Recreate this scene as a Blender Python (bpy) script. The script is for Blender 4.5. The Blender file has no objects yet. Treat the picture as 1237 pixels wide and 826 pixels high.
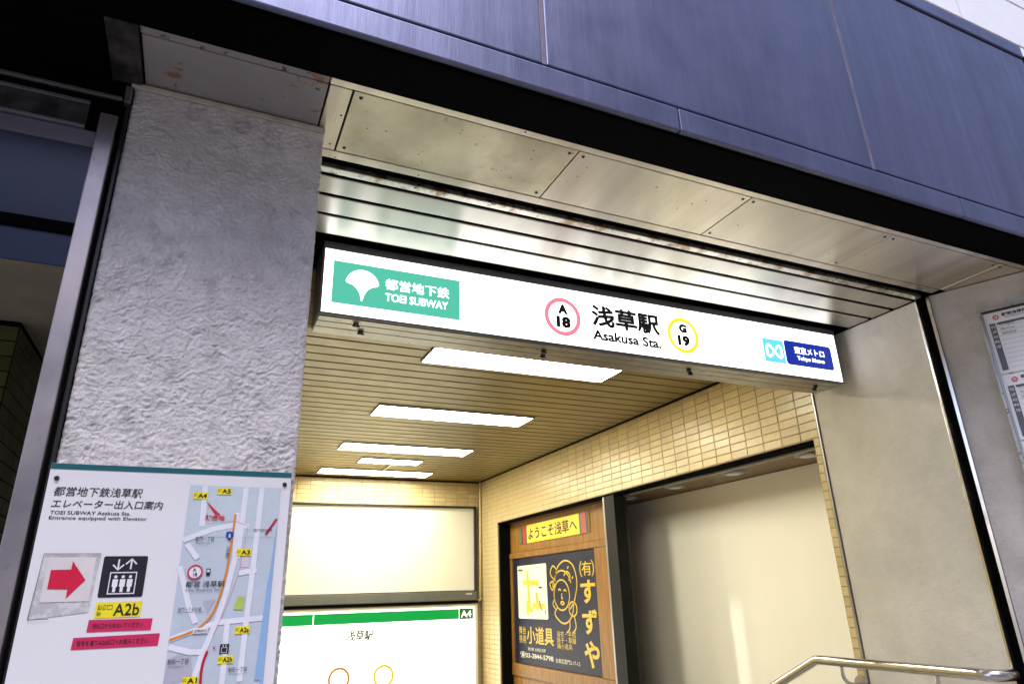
import bpy, bmesh, math, random
from mathutils import Vector, Matrix, Euler, noise
random.seed(7)
SC = bpy.context.scene
COL = SC.collection
U = 2.15          # one measuring unit of the survey in metres
CZ = 1.45         # eye height; z = 0 of the survey is eye height

# ------------------------------------------------------------------ camera
cam = bpy.data.cameras.new('camera'); cam_o = bpy.data.objects.new('camera', cam); COL.objects.link(cam_o)
cam.sensor_width = 36; cam.lens = 806.975 / 1237 * 36; cam.clip_start = 0.02; cam.clip_end = 2000
cam_o.matrix_world = Matrix.Translation((0, 0, CZ)) @ (Matrix.Rotation(-0.43473417, 4, 'Z') @ Matrix.Rotation(1.93183906, 4, 'X') @ Matrix.Rotation(-0.03081908, 4, 'Z'))
SC.camera = cam_o

# ------------------------------------------------------------------ sky and sun
SUN_EL, SUN_AZ = math.radians(62), math.radians(192)      # veiled high sun over the street: very soft light on the front
w = bpy.data.worlds.new('World'); SC.world = w; w.use_nodes = True
nt = w.node_tree; nt.nodes.clear()
sky = nt.nodes.new('ShaderNodeTexSky'); sky.sky_type = 'NISHITA'; sky.sun_disc = False
sky.sun_elevation = SUN_EL; sky.sun_rotation = SUN_AZ; sky.air_density = 1.3; sky.dust_density = 1.2; sky.ozone_density = 2.6
bg = nt.nodes.new('ShaderNodeBackground'); bg.inputs['Strength'].default_value = 0.15
wo = nt.nodes.new('ShaderNodeOutputWorld')
tint = nt.nodes.new('ShaderNodeVectorMath'); tint.operation = 'MULTIPLY'; tint.inputs[1].default_value = (1.12, .96, 1.0)   # sky colour shifted towards violet, as a white balance
nt.links.new(sky.outputs[0], tint.inputs[0]); nt.links.new(tint.outputs[0], bg.inputs[0]); nt.links.new(bg.outputs[0], wo.inputs[0])
sl = bpy.data.lights.new('sun', 'SUN'); sl.energy = 1.0; sl.angle = math.radians(30); sl.color = (1, .96, .92)
so = bpy.data.objects.new('sun', sl); COL.objects.link(so)
sd = Vector((math.sin(SUN_AZ) * math.cos(SUN_EL), math.cos(SUN_AZ) * math.cos(SUN_EL), math.sin(SUN_EL)))
so.rotation_euler = sd.to_track_quat('Z', 'Y').to_euler(); so.location = (0, 0, 30)
SC.view_settings.view_transform = 'Standard'; SC.view_settings.look = 'None'
EXPO = 1.4; SC.view_settings.exposure = EXPO; SC.view_settings.gamma = 1
try:
    SC.cycles.max_bounces = 7; SC.cycles.diffuse_bounces = 4; SC.cycles.glossy_bounces = 4; SC.cycles.use_denoising = True
    SC.cycles.sample_clamp_indirect = 6
except Exception: pass
LIGHT = 14.5       # radiance of the ceiling panels
SIGN = 1.35        # radiance of the sign's white sheet

# ------------------------------------------------------------------ materials
def P(x, y, z): return Vector((x * U, y * U, CZ + z * U))

def mat(name, base, rough=.6, metal=0, var=None, stain_streak=None, bump=None, bump2=None, stretch=(1, 1, 1), rnd=0, aniso=None, spec=.5, roughvar=0, coat=0, spots=None):
    m = bpy.data.materials.new(name); m.use_nodes = True; t = m.node_tree; N = t.nodes; L = t.links
    b = N['Principled BSDF']; b.inputs['Roughness'].default_value = rough; b.inputs['Metallic'].default_value = metal
    b.inputs['Specular IOR Level'].default_value = spec
    b.inputs['Coat Weight'].default_value = coat
    g = N.new('ShaderNodeNewGeometry'); mp = N.new('ShaderNodeMapping'); mp.inputs['Scale'].default_value = stretch
    L.new(g.outputs['Position'], mp.inputs['Vector'])
    c = N.new('ShaderNodeRGB'); c.outputs[0].default_value = (*base, 1); cur = c.outputs[0]
    def nz(scale, detail=4, vec=mp.outputs[0], rg=.6):
        n = N.new('ShaderNodeTexNoise'); n.inputs['Scale'].default_value = scale; n.inputs['Detail'].default_value = detail
        n.inputs['Roughness'].default_value = rg
        L.new(vec, n.inputs['Vector']); return n.outputs['Fac']
    if var:
        r = N.new('ShaderNodeMapRange'); r.inputs['From Min'].default_value = .3; r.inputs['From Max'].default_value = .7
        r.inputs['To Min'].default_value = 1 - var[1]; r.inputs['To Max'].default_value = 1 + var[1]
        L.new(nz(var[0]), r.inputs['Value'])
        mx = N.new('ShaderNodeVectorMath'); mx.operation = 'SCALE'; L.new(cur, mx.inputs[0]); L.new(r.outputs[0], mx.inputs['Scale']); cur = mx.outputs[0]
    if rnd:
        oi = N.new('ShaderNodeObjectInfo'); r = N.new('ShaderNodeMapRange'); r.inputs['To Min'].default_value = 1 - rnd; r.inputs['To Max'].default_value = 1 + rnd
        L.new(oi.outputs['Random'], r.inputs['Value'])
        mx = N.new('ShaderNodeVectorMath'); mx.operation = 'SCALE'; L.new(cur, mx.inputs[0]); L.new(r.outputs[0], mx.inputs['Scale']); cur = mx.outputs[0]
    for st in (stain_streak or []):   # (scale, lo, hi, colour, amount)
        r = N.new('ShaderNodeMapRange'); r.inputs['From Min'].default_value = st[1]; r.inputs['From Max'].default_value = st[2]
        r.inputs['To Max'].default_value = st[4]; L.new(nz(st[0], 6), r.inputs['Value'])
        mx = N.new('ShaderNodeMix'); mx.data_type = 'RGBA'; L.new(r.outputs[0], mx.inputs[0]); L.new(cur, mx.inputs[6]); mx.inputs[7].default_value = (*st[3], 1); cur = mx.outputs[2]
    if spots:  # (scale, radius, colour)
        v = N.new('ShaderNodeTexVoronoi'); v.inputs['Scale'].default_value = spots[0]; L.new(g.outputs['Position'], v.inputs['Vector'])
        r = N.new('ShaderNodeMapRange'); r.inputs['From Min'].default_value = spots[1]; r.inputs['From Max'].default_value = spots[1] * .6
        L.new(v.outputs['Distance'], r.inputs['Value'])
        gate = N.new('ShaderNodeMath'); gate.operation = 'GREATER_THAN'; gate.inputs[1].default_value = .55
        L.new(v.outputs['Color'], gate.inputs[0]); mm = N.new('ShaderNodeMath'); mm.operation = 'MULTIPLY'; L.new(r.outputs[0], mm.inputs[0]); L.new(gate.outputs[0], mm.inputs[1])
        mx = N.new('ShaderNodeMix'); mx.data_type = 'RGBA'; L.new(mm.outputs[0], mx.inputs[0]); L.new(cur, mx.inputs[6]); mx.inputs[7].default_value = (*spots[2], 1); cur = mx.outputs[2]
    L.new(cur, b.inputs['Base Color'])
    if roughvar:
        r = N.new('ShaderNodeMapRange'); r.inputs['From Min'].default_value = .3; r.inputs['From Max'].default_value = .7
        r.inputs['To Min'].default_value = max(.02, rough - roughvar); r.inputs['To Max'].default_value = rough + roughvar
        L.new(nz(9, 5, g.outputs['Position']), r.inputs['Value']); L.new(r.outputs[0], b.inputs['Roughness'])
    last = None
    for bp in (bump, bump2):
        if bp:   # (scale, strength, distance)
            bn = N.new('ShaderNodeBump'); bn.inputs['Strength'].default_value = bp[1]; bn.inputs['Distance'].default_value = bp[2]
            L.new(nz(bp[0], 5), bn.inputs['Height'])
            if last: L.new(last, bn.inputs['Normal'])
            last = bn.outputs[0]
    if last: L.new(last, b.inputs['Normal'])
    if aniso:
        b.inputs['Anisotropic'].default_value = aniso[0]
        cv = N.new('ShaderNodeCombineXYZ'); [setattr(cv.inputs[i], 'default_value', aniso[1][i]) for i in range(3)]
        L.new(cv.outputs[0], b.inputs['Tangent'])
    return m

def emit(name, color, strength, rough=.3, base=None):
    m = bpy.data.materials.new(name); m.use_nodes = True; b = m.node_tree.nodes['Principled BSDF']
    b.inputs['Base Color'].default_value = (*(base or color), 1); b.inputs['Roughness'].default_value = rough
    b.inputs['Emission Color'].default_value = (*color, 1); b.inputs['Emission Strength'].default_value = strength
    return m

def srgb(r, g, b): return tuple(((c / 255) / 12.92 if c / 255 <= .04045 else ((c / 255 + .055) / 1.055) ** 2.4) for c in (r, g, b))

M = {}
M['stucco'] = mat('grey_trowelled_stucco', (.68, .655, .655), .88, var=(30, .12), stain_streak=[(2.6, .48, .72, (.38, .35, .35), .6), (26, .55, .68, (.36, .34, .34), .6)], bump=(380, 1.0, .0022), bump2=(130, .9, .0035))
M['concrete'] = mat('smooth_painted_concrete', (.60, .565, .49), .75, var=(7, .09), stain_streak=[(1.8, .45, .7, (.40, .38, .34), .5), (9, .5, .7, (.42, .40, .36), .35), (110, .58, .72, (.42, .39, .34), .4)], bump=(260, .8, .0016), bump2=(40, .5, .003))
M['steel'] = mat('brushed_stainless_soffit', (.82, .76, .62), .38, 1, var=(2.2, .1), stain_streak=[(4, .5, .7, (.58, .50, .45), .35), (85, .66, .73, (.16, .12, .08), .8)], bump=(8, .1, .001), stretch=(5, .10, 1), aniso=(.93, (0, 1, 0)), roughvar=.04, rnd=.08, spots=(30, .10, (.10, .08, .06)))  # stretched pinkish bands paint in reflection streaks; the dark specks are grime
M['steel_old'] = mat('tarnished_soffit_steel', (.72, .67, .50), .40, 1, var=(4, .25), stain_streak=[(6, .48, .66, (.42, .37, .24), .6), (60, .64, .72, (.2, .16, .1), .7)], bump=(30, .2, .001), aniso=(.9, (0, 1, 0)), roughvar=.06, spots=(34, .09, (.1, .08, .05)))
M['slat_steel'] = mat('satin_metal_slat', (.62, .60, .54), .38, 1, var=(2.2, .1), stretch=(3, .2, 1), aniso=(.85, (0, 1, 0)), roughvar=.03, rnd=.04, stain_streak=[(45, .68, .74, (.2, .14, .08), .7)])
M['rusty_strip'] = mat('corroded_trim_steel', (.62, .60, .54), .33, .9, var=(10, .2), stain_streak=[(22, .5, .6, (.25, .13, .04), .8), (60, .6, .66, (.04, .03, .02), .9)], aniso=(.5, (1, 0, 0)))
M['fascia'] = mat('blue_grey_metal_fascia', (.138, .152, .25), .42, .72, var=(1.6, .13), stain_streak=[(14, .5, .7, (.22, .24, .34), .25), (90, .45, .65, (.10, .11, .19), .4)], bump=(90, .2, .001), bump2=(1.2, .25, .02), stretch=(3, 3, .22), roughvar=.07)
M['joint'] = mat('grey_purple_joint_strip', (.16, .14, .18), .6, .3, var=(20, .2))
M['black'] = mat('matt_black', (.0018, .0018, .002), .9, spec=.03, var=(10, .3))
M['void'] = mat('painted_dark_recess', (.004, .004, .004), .95, spec=.05)  # near-black colour paints the dark into gaps and recesses
M['rust'] = mat('rusted_steel_angle', (.055, .05, .055), .6, .4, var=(30, .4), stain_streak=[(25, .6, .7, (.12, .06, .04), .6), (18, .45, .6, (.012, .012, .012), .95)])
M['tile'] = mat('cream_glazed_tile', (.57, .45, .225), .28, var=(30, .05), rnd=.11, bump=(30, .3, .002), stain_streak=[(12, .5, .75, (.42, .33, .2), .5)])
M['tile_far'] = M['tile']
M['grout'] = mat('brown_grout', (.33, .26, .16), .9, var=(60, .2))
M['slat'] = mat('tan_painted_slat', (.225, .175, .062), .36, .3, var=(2.5, .07), rnd=.05, roughvar=.06)
M['frame_dark'] = mat('dark_anodised_aluminium', (.035, .034, .034), .4, .6, var=(6, .2))
M['black_alu'] = mat('black_aluminium', (.006, .006, .006), .55, 0, spec=.2, var=(8, .2))
M['frame_grey'] = mat('grey_aluminium', (.30, .30, .31), .35, .8, var=(8, .12), roughvar=.06)
M['frame_sign'] = mat('dull_sign_housing', (.16, .16, .165), .42, .7, var=(10, .2), roughvar=.08)
M['under_sign'] = mat('bare_metal_sign_underside', (.36, .34, .28), .4, .7, var=(12, .15), stain_streak=[(30, .6, .7, (.15, .1, .05), .6)])
M['inox'] = mat('polished_stainless', (.62, .61, .60), .2, 1, var=(4, .06), roughvar=.08, stain_streak=[(18, .6, .72, (.35, .30, .25), .5)])
M['inox_dull'] = mat('dull_stainless_post', (.48, .43, .42), .38, .9, var=(6, .12), stretch=(1, 1, .5), stain_streak=[(30, .62, .72, (.25, .14, .08), .6)], roughvar=.08)
M['panel'] = mat('glossy_cream_board', (.87, .86, .79), .12, var=(1.2, .03), coat=1.0)
M['brown'] = mat('varnished_brown_board', (.17, .095, .03), .4, var=(8, .3), stretch=(6, .6, 6))
M['wood'] = mat('golden_varnished_wood', (.25, .12, .022), .42, var=(7, .28), stretch=(6, 5, .7), stain_streak=[(6, .5, .7, (.20, .085, .015), .5)], bump=(30, .15, .001), spec=.3)
M['white_print'] = mat('white_enamel', (.74, .74, .77), .35, var=(3, .03), stain_streak=[(5, .6, .8, (.6, .6, .62), .4)])
M['floor'] = mat('grey_stone_floor', (.22, .215, .2), .5, var=(4, .15), bump=(60, .2, .001))
M['asphalt'] = mat('asphalt', (.05, .05, .052), .85, var=(60, .3), bump=(200, .5, .004))
M['paving'] = mat('pavement_slab', (.2, .195, .185), .8, var=(3, .12), rnd=.08, bump=(120, .3, .002))
M['kerb'] = mat('granite_kerb', (.3, .3, .3), .75, var=(80, .25))
M['ground'] = mat('city_ground', (.12, .12, .115), .9, var=(.2, .2))
M['roadpaint'] = mat('road_paint', (.75, .75, .73), .7, var=(25, .12))
M['siding'] = mat('white_wall_board', (.87, .87, .88), .6, var=(1.3, .04), stain_streak=[(7, .6, .75, (.62, .62, .66), .4)], bump=(25, .2, .002))
M['beige'] = mat('beige_soffit_board', (.30, .26, .20), .8, var=(8, .12), bump=(100, .3, .002))
M['dark_tile'] = mat('dark_green_glazed_tile', (.085, .09, .035), .28, var=(12, .2), rnd=.2, spec=.3)
M['plum'] = mat('blue_tinted_glass', (.010, .018, .05), .25, .0, var=(1.5, .3), spec=.35)
M['plaque_grey'] = mat('worn_grey_frame', (.36, .36, .35), .4, .7, var=(20, .2), stain_streak=[(40, .58, .66, (.1, .09, .08), .8)])
M['white_frame'] = mat('cream_frame', (.7, .68, .58), .4)
M['light'] = emit('lit_diffuser', (1, .94, .74), LIGHT)
M['sign_white'] = emit('backlit_white_sheet', (1, 1, .98), SIGN)
def ink(name, rgb, rough=.4):
    if name not in M: M[name] = mat(name, srgb(*rgb), rough, var=(40, .05))
    return M[name]
def glow(name, rgb, k=1.0):
    if name not in M: M[name] = emit(name, srgb(*rgb), k / 2 ** EXPO, base=tuple(c * .06 for c in srgb(*rgb)))
    return M[name]

# ------------------------------------------------------------------ mesh helpers (survey coordinates)
class MB:
    def __init__(s): s.v = []; s.f = []; s.smooth = []
    def add(s, vs, fs, sm=False):
        o = len(s.v); s.v += [Vector(v) for v in vs]; s.f += [tuple(i + o for i in f) for f in fs]; s.smooth += [sm] * len(fs); return s
    def box(s, x0, x1, y0, y1, z0, z1, c=0.0):
        a, b = P(x0, y0, z0), P(x1, y1, z1)
        return s.wbox(a, b, c)
    def wbox(s, a, b, c=0.0):
        if c <= 0:
            v = [(a.x, a.y, a.z), (b.x, a.y, a.z), (b.x, b.y, a.z), (a.x, b.y, a.z), (a.x, a.y, b.z), (b.x, a.y, b.z), (b.x, b.y, b.z), (a.x, b.y, b.z)]
            return s.add(v, [(3, 2, 1, 0), (4, 5, 6, 7), (0, 1, 5, 4), (1, 2, 6, 5), (2, 3, 7, 6), (3, 0, 4, 7)])
        c = min(c, (b.x - a.x) / 3, (b.y - a.y) / 3, (b.z - a.z) / 3)
        bm = bmesh.new(); bmesh.ops.create_cube(bm, size=1)
        for v in bm.verts: v.co = Vector((a.x + (v.co.x + .5) * (b.x - a.x), a.y + (v.co.y + .5) * (b.y - a.y), a.z + (v.co.z + .5) * (b.z - a.z)))
        bmesh.ops.bevel(bm, geom=bm.edges[:], offset=c, segments=2, profile=.6, affect='EDGES')
        bm.verts.index_update(); vs = [v.co.copy() for v in bm.verts]; fs = [tuple(v.index for v in f.verts) for f in bm.faces]; bm.free()
        return s.add(vs, fs)
    def poly(s, pts): return s.add(pts, [tuple(range(len(pts)))])
    def tube(s, pts, r, n=14, cap=True):
        pts = [Vector(p) for p in pts]; rings = []
        up = Vector((0, 0, 1))
        for i, p in enumerate(pts):
            t = (pts[min(i + 1, len(pts) - 1)] - pts[max(i - 1, 0)]).normalized()
            a = t.cross(up)
            if a.length < .05: a = t.cross(Vector((1, 0, 0)))
            a.normalize(); b = t.cross(a)
            rr = r[i] if isinstance(r, (list, tuple)) else r
            rings.append([p + (a * math.cos(k * 2 * math.pi / n) + b * math.sin(k * 2 * math.pi / n)) * rr for k in range(n)])
        vs = [v for q in rings for v in q]; fs = []
        for i in range(len(pts) - 1):
            for k in range(n): fs.append((i * n + k, i * n + (k + 1) % n, (i + 1) * n + (k + 1) % n, (i + 1) * n + k))
        s.add(vs, fs, True)
        if cap: s.add(rings[0], [tuple(range(n))]); s.add(rings[-1], [tuple(reversed(range(n)))])
        return s
    def obj(s, name, m, parent=None, label=None, kind=None):
        off = Vector(parent_world(parent)) if parent else Vector((0, 0, 0))
        if not parent:   # give the object an origin at its base
            lo = Vector((min(v.x for v in s.v), min(v.y for v in s.v), min(v.z for v in s.v))); hi = Vector((max(v.x for v in s.v), max(v.y for v in s.v), 0))
            off = Vector(((lo.x + hi.x) / 2, (lo.y + hi.y) / 2, lo.z))
        me = bpy.data.meshes.new(name); me.from_pydata([v - off for v in s.v], [], s.f); me.materials.append(m)
        me.polygons.foreach_set('use_smooth', s.smooth); me.update()
        o = bpy.data.objects.new(name, me); COL.objects.link(o)
        if parent: o.parent = parent
        else: o.location = off
        if label: o['label'] = label
        if kind: o['kind'] = kind
        return o

def parent_world(p):
    v = Vector(p.location)
    while p.parent: p = p.parent; v += p.location
    return v
def thing(name, label, cat, at, group=None):
    o = bpy.data.objects.new(name, None); o.empty_display_size = .1; COL.objects.link(o); o.location = P(*at)
    o['label'] = label; o['category'] = cat
    if group: o['group'] = group
    return o
def tag(o, label, cat, group=None):
    o['label'] = label; o['category'] = cat
    if group: o['group'] = group
    return o
def bx(name, m, parent, *b, c=0.002, label=None, kind=None): return MB().box(*b, c=c).obj(name, M[m] if isinstance(m, str) else m, parent, label, kind)

class Frame:   # a flat surface in the place: origin, u to the viewer's right, v up, n towards the viewer
    def __init__(s, o, u, v): s.o = Vector(o); s.u = Vector(u); s.v = Vector(v); s.n = s.u.cross(s.v).normalized()
    def at(s, u, v, h=0): return s.o + s.u * (u * U) + s.v * (v * U) + s.n * h
def sheet(name, fr, pts, m, parent, h, label=None, thick=0):
    m = M[m] if isinstance(m, str) else m; b = MB()
    if thick:
        n = len(pts); fr_ = [fr.at(p[0], p[1], h) for p in pts]; bk = [fr.at(p[0], p[1], h - thick) for p in pts]
        b.add(fr_ + bk, [tuple(range(n)), tuple(reversed(range(n, 2 * n)))] + [(i, i + n, (i + 1) % n + n, (i + 1) % n) for i in range(n)])
    else: b.poly([fr.at(p[0], p[1], h) for p in pts])
    return b.obj(name, m, parent, label)
def rect(u0, u1, v0, v1): return [(u0, v0), (u1, v0), (u1, v1), (u0, v1)]
def rrect(u0, u1, v0, v1, r, n=5):
    out = []
    for cx, cy, a0 in ((u1 - r, v0 + r, -90), (u1 - r, v1 - r, 0), (u0 + r, v1 - r, 90), (u0 + r, v0 + r, 180)):
        for k in range(n + 1):
            a = math.radians(a0 + 90 * k / n); out.append((cx + r * math.cos(a), cy + r * math.sin(a)))
    return out
def stroke_mb(b, fr, pts, wd, h, closed=False):
    ps = [Vector((p[0], p[1], 0)) for p in pts]; n = len(ps); L = []; R = []
    for i in range(n):
        if closed: t = ps[(i + 1) % n] - ps[i - 1]
        else: t = ps[min(i + 1, n - 1)] - ps[max(i - 1, 0)]
        t.normalize(); q = Vector((-t.y, t.x, 0)) * (wd / 2)
        L.append(ps[i] + q); R.append(ps[i] - q)
    vs = [fr.at(p.x, p.y, h) for p in L] + [fr.at(p.x, p.y, h) for p in R]; fs = []
    for i in range(n if closed else n - 1): j = (i + 1) % n; fs.append((i + n, j + n, j, i))
    b.add(vs, fs)
def stroke(name, fr, pts, wd, m, parent, h, closed=False, label=None):
    b = MB()
    if pts and isinstance(pts[0], list):
        for p in pts: stroke_mb(b, fr, p, wd, h, closed)
    else: stroke_mb(b, fr, pts, wd, h, closed)
    return b.obj(name, M[m] if isinstance(m, str) else m, parent, label)
def circle(cx, cy, r, n=40, ry=None): return [(cx + r * math.cos(2 * math.pi * k / n), cy + (ry or r) * math.sin(2 * math.pi * k / n)) for k in range(n)]
def ring(name, fr, cx, cy, r, wd, m, parent, h, label=None): return stroke(name, fr, circle(cx, cy, r), wd, m, parent, h, True, label)
def smooth_path(pts, k=8):
    out = []; n = len(pts)
    for i in range(n - 1):
        p0 = pts[max(i - 1, 0)]; p1 = pts[i]; p2 = pts[i + 1]; p3 = pts[min(i + 2, n - 1)]
        for j in range(k):
            t = j / k
            out.append(tuple(.5 * (2 * p1[a] + (p2[a] - p0[a]) * t + (2 * p0[a] - 5 * p1[a] + 4 * p2[a] - p3[a]) * t * t + (3 * p1[a] - p0[a] - 3 * p2[a] + p3[a]) * t ** 3) for a in (0, 1)))
    return out + [pts[-1]]
def text(fr, body, u0, u1, v0, v1, m, parent, h, bold=0, name='lettering', shear=0, fat=0):
    c = bpy.data.curves.new('t', 'FONT'); c.body = body; c.offset = bold; c.resolution_u = 3; c.shear = shear
    o = bpy.data.objects.new('t', c); COL.objects.link(o)
    dg = bpy.context.evaluated_depsgraph_get(); me = bpy.data.meshes.new_from_object(o.evaluated_get(dg))
    vs = [v.co.copy() for v in me.vertices]; fs = [tuple(p.vertices) for p in me.polygons]
    bpy.data.objects.remove(o); bpy.data.curves.remove(c); bpy.data.meshes.remove(me)
    if not vs: return None
    x0 = min(v.x for v in vs); x1 = max(v.x for v in vs); y0 = min(v.y for v in vs); y1 = max(v.y for v in vs)
    b = MB()
    for i, (du, dv) in enumerate([(0, 0)] + ([(fat, 0), (-fat, 0), (0, fat), (0, -fat), (fat * .7, fat * .7), (-fat * .7, -fat * .7), (fat * .7, -fat * .7), (-fat * .7, fat * .7)] if fat else [])):
        b.add([fr.at(du + u0 + (v.x - x0) / (x1 - x0) * (u1 - u0), dv + v0 + (v.y - y0) / (y1 - y0) * (v1 - v0), h + i * .00004) for v in vs], fs)
    return b.obj(name, M[m] if isinstance(m, str) else m, parent)

# ================================================================== LARGE STRUCTURE
def struct(name, mb, m): return mb.obj(name, M[m] if isinstance(m, str) else m, None, None, 'structure')
g = MB(); g.wbox(Vector((-400, -400, -1)), Vector((400, 400, -.13))); struct('ground', g, 'ground')
g = MB(); g.wbox(Vector((-60, -13, -.126)), Vector((60, -4.6, -.12))); struct('road', g, 'asphalt')
pv = MB().wbox(Vector((-60, -4.4, -.125)), Vector((60, 1.27, -.012))); pv = struct('pavement', pv, 'grout')
slab = None
for i in range(-7, 8):
    for j in range(-7, 4):
        a = Vector((i * .4 + .004, j * .4 + .07, -.012)); 
        if slab is None:
            mb = MB().wbox(Vector((0, 0, 0)), Vector((.392, .392, .012)), .003); me0 = mb.obj('slab', M['paving'], None); slab = me0.data
            off0 = me0.location.copy(); bpy.data.objects.remove(me0)
        o = bpy.data.objects.new('paving_slab', slab); COL.objects.link(o); o.parent = pv; o.location = a + off0 - pv.location
g = MB().wbox(Vector((-60, -4.598, -.125)), Vector((60, -4.402, .0)), .01); struct('kerb', g, 'kerb')
g = MB().wbox(Vector((-60, -5.1, -.12)), Vector((60, -4.95, -.116))); struct('road_marking', g, 'roadpaint')

# unseen blocks behind the viewer, added to cut low sky light and darken reflections
for (xa, xb, hh, cc, lb) in ((-30, -9.2, 15, (.42, .38, .34), 'unseen tan office block added across the street, to the left'), (-9, 6, 11, (.5, .5, .5), 'unseen pale grey block added across the street, between the other two'), (6.2, 70, 34, (.35, .30, .28), 'unseen brown office block added across the street, tall, to the right')):
    t = thing('unseen_office_block', lb, 'building', (0, 0, 0), 'unseen office blocks added to block sky light'); t.location = ((xa + xb) / 2, -16.5, 0)
    MB().wbox(Vector((xa, -28, -.12)), Vector((xb, -16.5, hh)), .05).obj('wall', mat('render_' + str(int(hh)), cc, .8, var=(2, .1), bump=(20, .2, .01)), t)
    MB().wbox(Vector((xa - .1, -16.7, hh)), Vector((xb + .1, -16.3, hh + .7)), .03).obj('parapet', M['kerb'], t)
    z = 1.0
    while z < hh - 2:
        x = xa + 1
        while x < xb - 2:
            wn = MB().wbox(Vector((x, -16.52, z)), Vector((x + 1.5, -16.42, z + 1.6)), .02).obj('window', M['frame_grey'], t)
            MB().wbox(Vector((x + .07, -16.43, z + .07)), Vector((x + 1.43, -16.405, z + 1.53))).obj('pane', M['plum'], wn)
            x += 2.4
        z += 3.0

# inside: landing, steps down, walls
zf = (.30 - CZ) / U
st = MB().box(-.09, 1.02, .602, .92, -1.2, zf, c=.006); fl = struct('floor', st, 'floor')
nstep = 16
for i in range(nstep):
    y0 = .922 + i * .1; z1 = zf - .0465 * (i + 1)
    if y0 > 2.48: break
    MB().box(.075, .998, y0, min(y0 + .1, 2.5), -2.2, z1, c=.004).obj('stair_step', M['floor'], fl)

# ceiling of the passage: every slat is a part
plen = MB().box(-.6, 1.4, .4225, 2.56, .4335, .50); ceil = struct('ceiling', plen, 'void')
def slat(y0, y1, x0, x1, m, name='ceiling_slat'):
    # a shallow tray: chamfered box with turned-up edges
    return bx(name, m, ceil, x0, x1, y0, y1, .42, .4275, c=.0025)
soffit_rows = [(.6232, .6550), (.6615, .6965), (.7025, .7438)]
for a, b in soffit_rows: slat(a, b, .0 - .05, .9975, 'slat_steel')
bx('trim_strip', 'rusty_strip', ceil, -.05, .9975, .6065, .6168, .42, .426, c=.002)
bx('trim_strip', 'steel', ceil, -.06, .9975, .5775, .590, .42, .426, c=.002)
y = .856
pitch = .0412
while y < 2.49:
    slat(y, min(y + pitch - .0050, 2.497), .078, .9975, 'slat'); y += pitch

# outer soffit panels under the canopy
canopy = thing('canopy', 'blue-grey metal fascia canopy running across the top of the entrance', 'canopy', (.45, .42, .418))
xs = [-.0885, .0575, .0785, .308, .537, .775, .9985, 1.30]
for i in range(len(xs) - 1):
    mt = 'steel_old' if i == 2 else 'steel'
    if i == 0: mt = 'rusty_strip'
    p_ = bx('soffit_panel', 'steel' if i else mat('grey_painted_soffit', (.30, .285, .28), .6, .2, var=(4, .12), stain_streak=[(18, .6, .66, (.22, .10, .03), .8), (40, .64, .68, (.03, .02, .02), .9)]), canopy, xs[i] + .0008, xs[i + 1] - .0008, .4855, .5765, .4205, .4265, c=.0015) if i != 2 else bx('soffit_panel', mt, canopy, xs[i] + .0008, xs[i + 1] - .0008, .4855, .5765, .4205, .4265, c=.0015, label='tarnished greenish soffit panel with dark spots')
    if i >= 2:
        for sx in (xs[i] + .008, xs[i + 1] - .008):
            for sy in ((.492, .569) if i in (2, 4) else (.492,)):
                b = MB(); c0 = P(sx, sy, .4205); b.tube([c0, c0 - Vector((0, 0, .0018))], [.0042, .003], 8); b.obj('screw', M['rust'], p_)
bx('soffit_edge', 'steel', canopy, .0575, 1.30, .4727, .4842, .4205, .4265)
bx('soffit_edge', bpy.data.materials['grey_painted_soffit'], canopy, -.0885, .0567, .4727, .4842, .4205, .4265)
bx('soffit_end_angle', 'rust', canopy, -.112, -.0895, .4727, .60, .4165, .43, label='rusted steel angle at the end of the soffit')
bx('lip', 'black', canopy, -1.2, 1.30, .4245, .4722, .4165, .47)  # near-black colour on the underside of the canopy edge
bx('lower_trim_backing', 'black', canopy, -1.2, 1.30, .4235, .4244, .419, .79, c=0)
fx = [-1.06, -.628, -.1955, .2357, .6655, 1.107]
for i in range(len(fx) - 1):
    bx('fascia_panel', 'fascia', canopy, fx[i] + .0022, fx[i + 1] - .0022, .4185, .4234, .4492, .7702, c=.003)
    bx('top_cap', 'fascia', canopy, fx[i] + .0005, fx[i + 1] - .0005, .4165, .4335, .7745, .797, c=.003)
for x in fx[1:-1]: bx('joint_cover', 'joint', canopy, x - .0024, x + .0024, .4189, .4234, .4492, .7702, c=.001)
tx = [-1.06, -.48, -.048, .3825, .8135, 1.245]
for i in range(len(tx) - 1): bx('lower_trim', 'fascia', canopy, tx[i] + .0006, tx[i + 1] - .0006, .4172, .4234, .4188, .4458, c=.003)
bx('deck', 'frame_dark', canopy, -1.06, 1.105, .4337, .82, .755, .77)

# upper wall of the building, set back above the canopy: boards with seams
uw = thing('upper_wall', 'bright white boarded wall of the upper storey behind the canopy', 'wall', (.5, 1.2, .5))
bx('wall_core', 'kerb', uw, -4, 5.8, 1.2052, 1.5, .505, 5.5, c=0)
z = .5
while z < 3.5:
    for k in range(-4, 8):
        bx('wall_board', 'siding', uw, k * .62 + .304, k * .62 + .917, 1.20, 1.205, z + .006, z + .294, c=.003)
    z += .3
b = MB(); p0 = P(1.62, 1.17, 1.60)
cl = thing('cable_clamp', 'small black cable clamp on the white upper wall at the right', 'clamp', (1.925, 1.195, 1.36))
MB().tube([P(1.925, 1.2, 1.345), P(1.925, 1.175, 1.345)], .018, 10).obj('bolt', M['black'], cl)
bx('bracket', 'black', cl, 1.915, 1.935, 1.165, 1.178, 1.32, 1.375)
MB().tube([P(1.925, 1.168, 1.37), P(1.94, 1.168, 1.1), P(1.96, 1.168, .6)], .006, 8).obj('cable', M['white_print'], cl)

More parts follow.
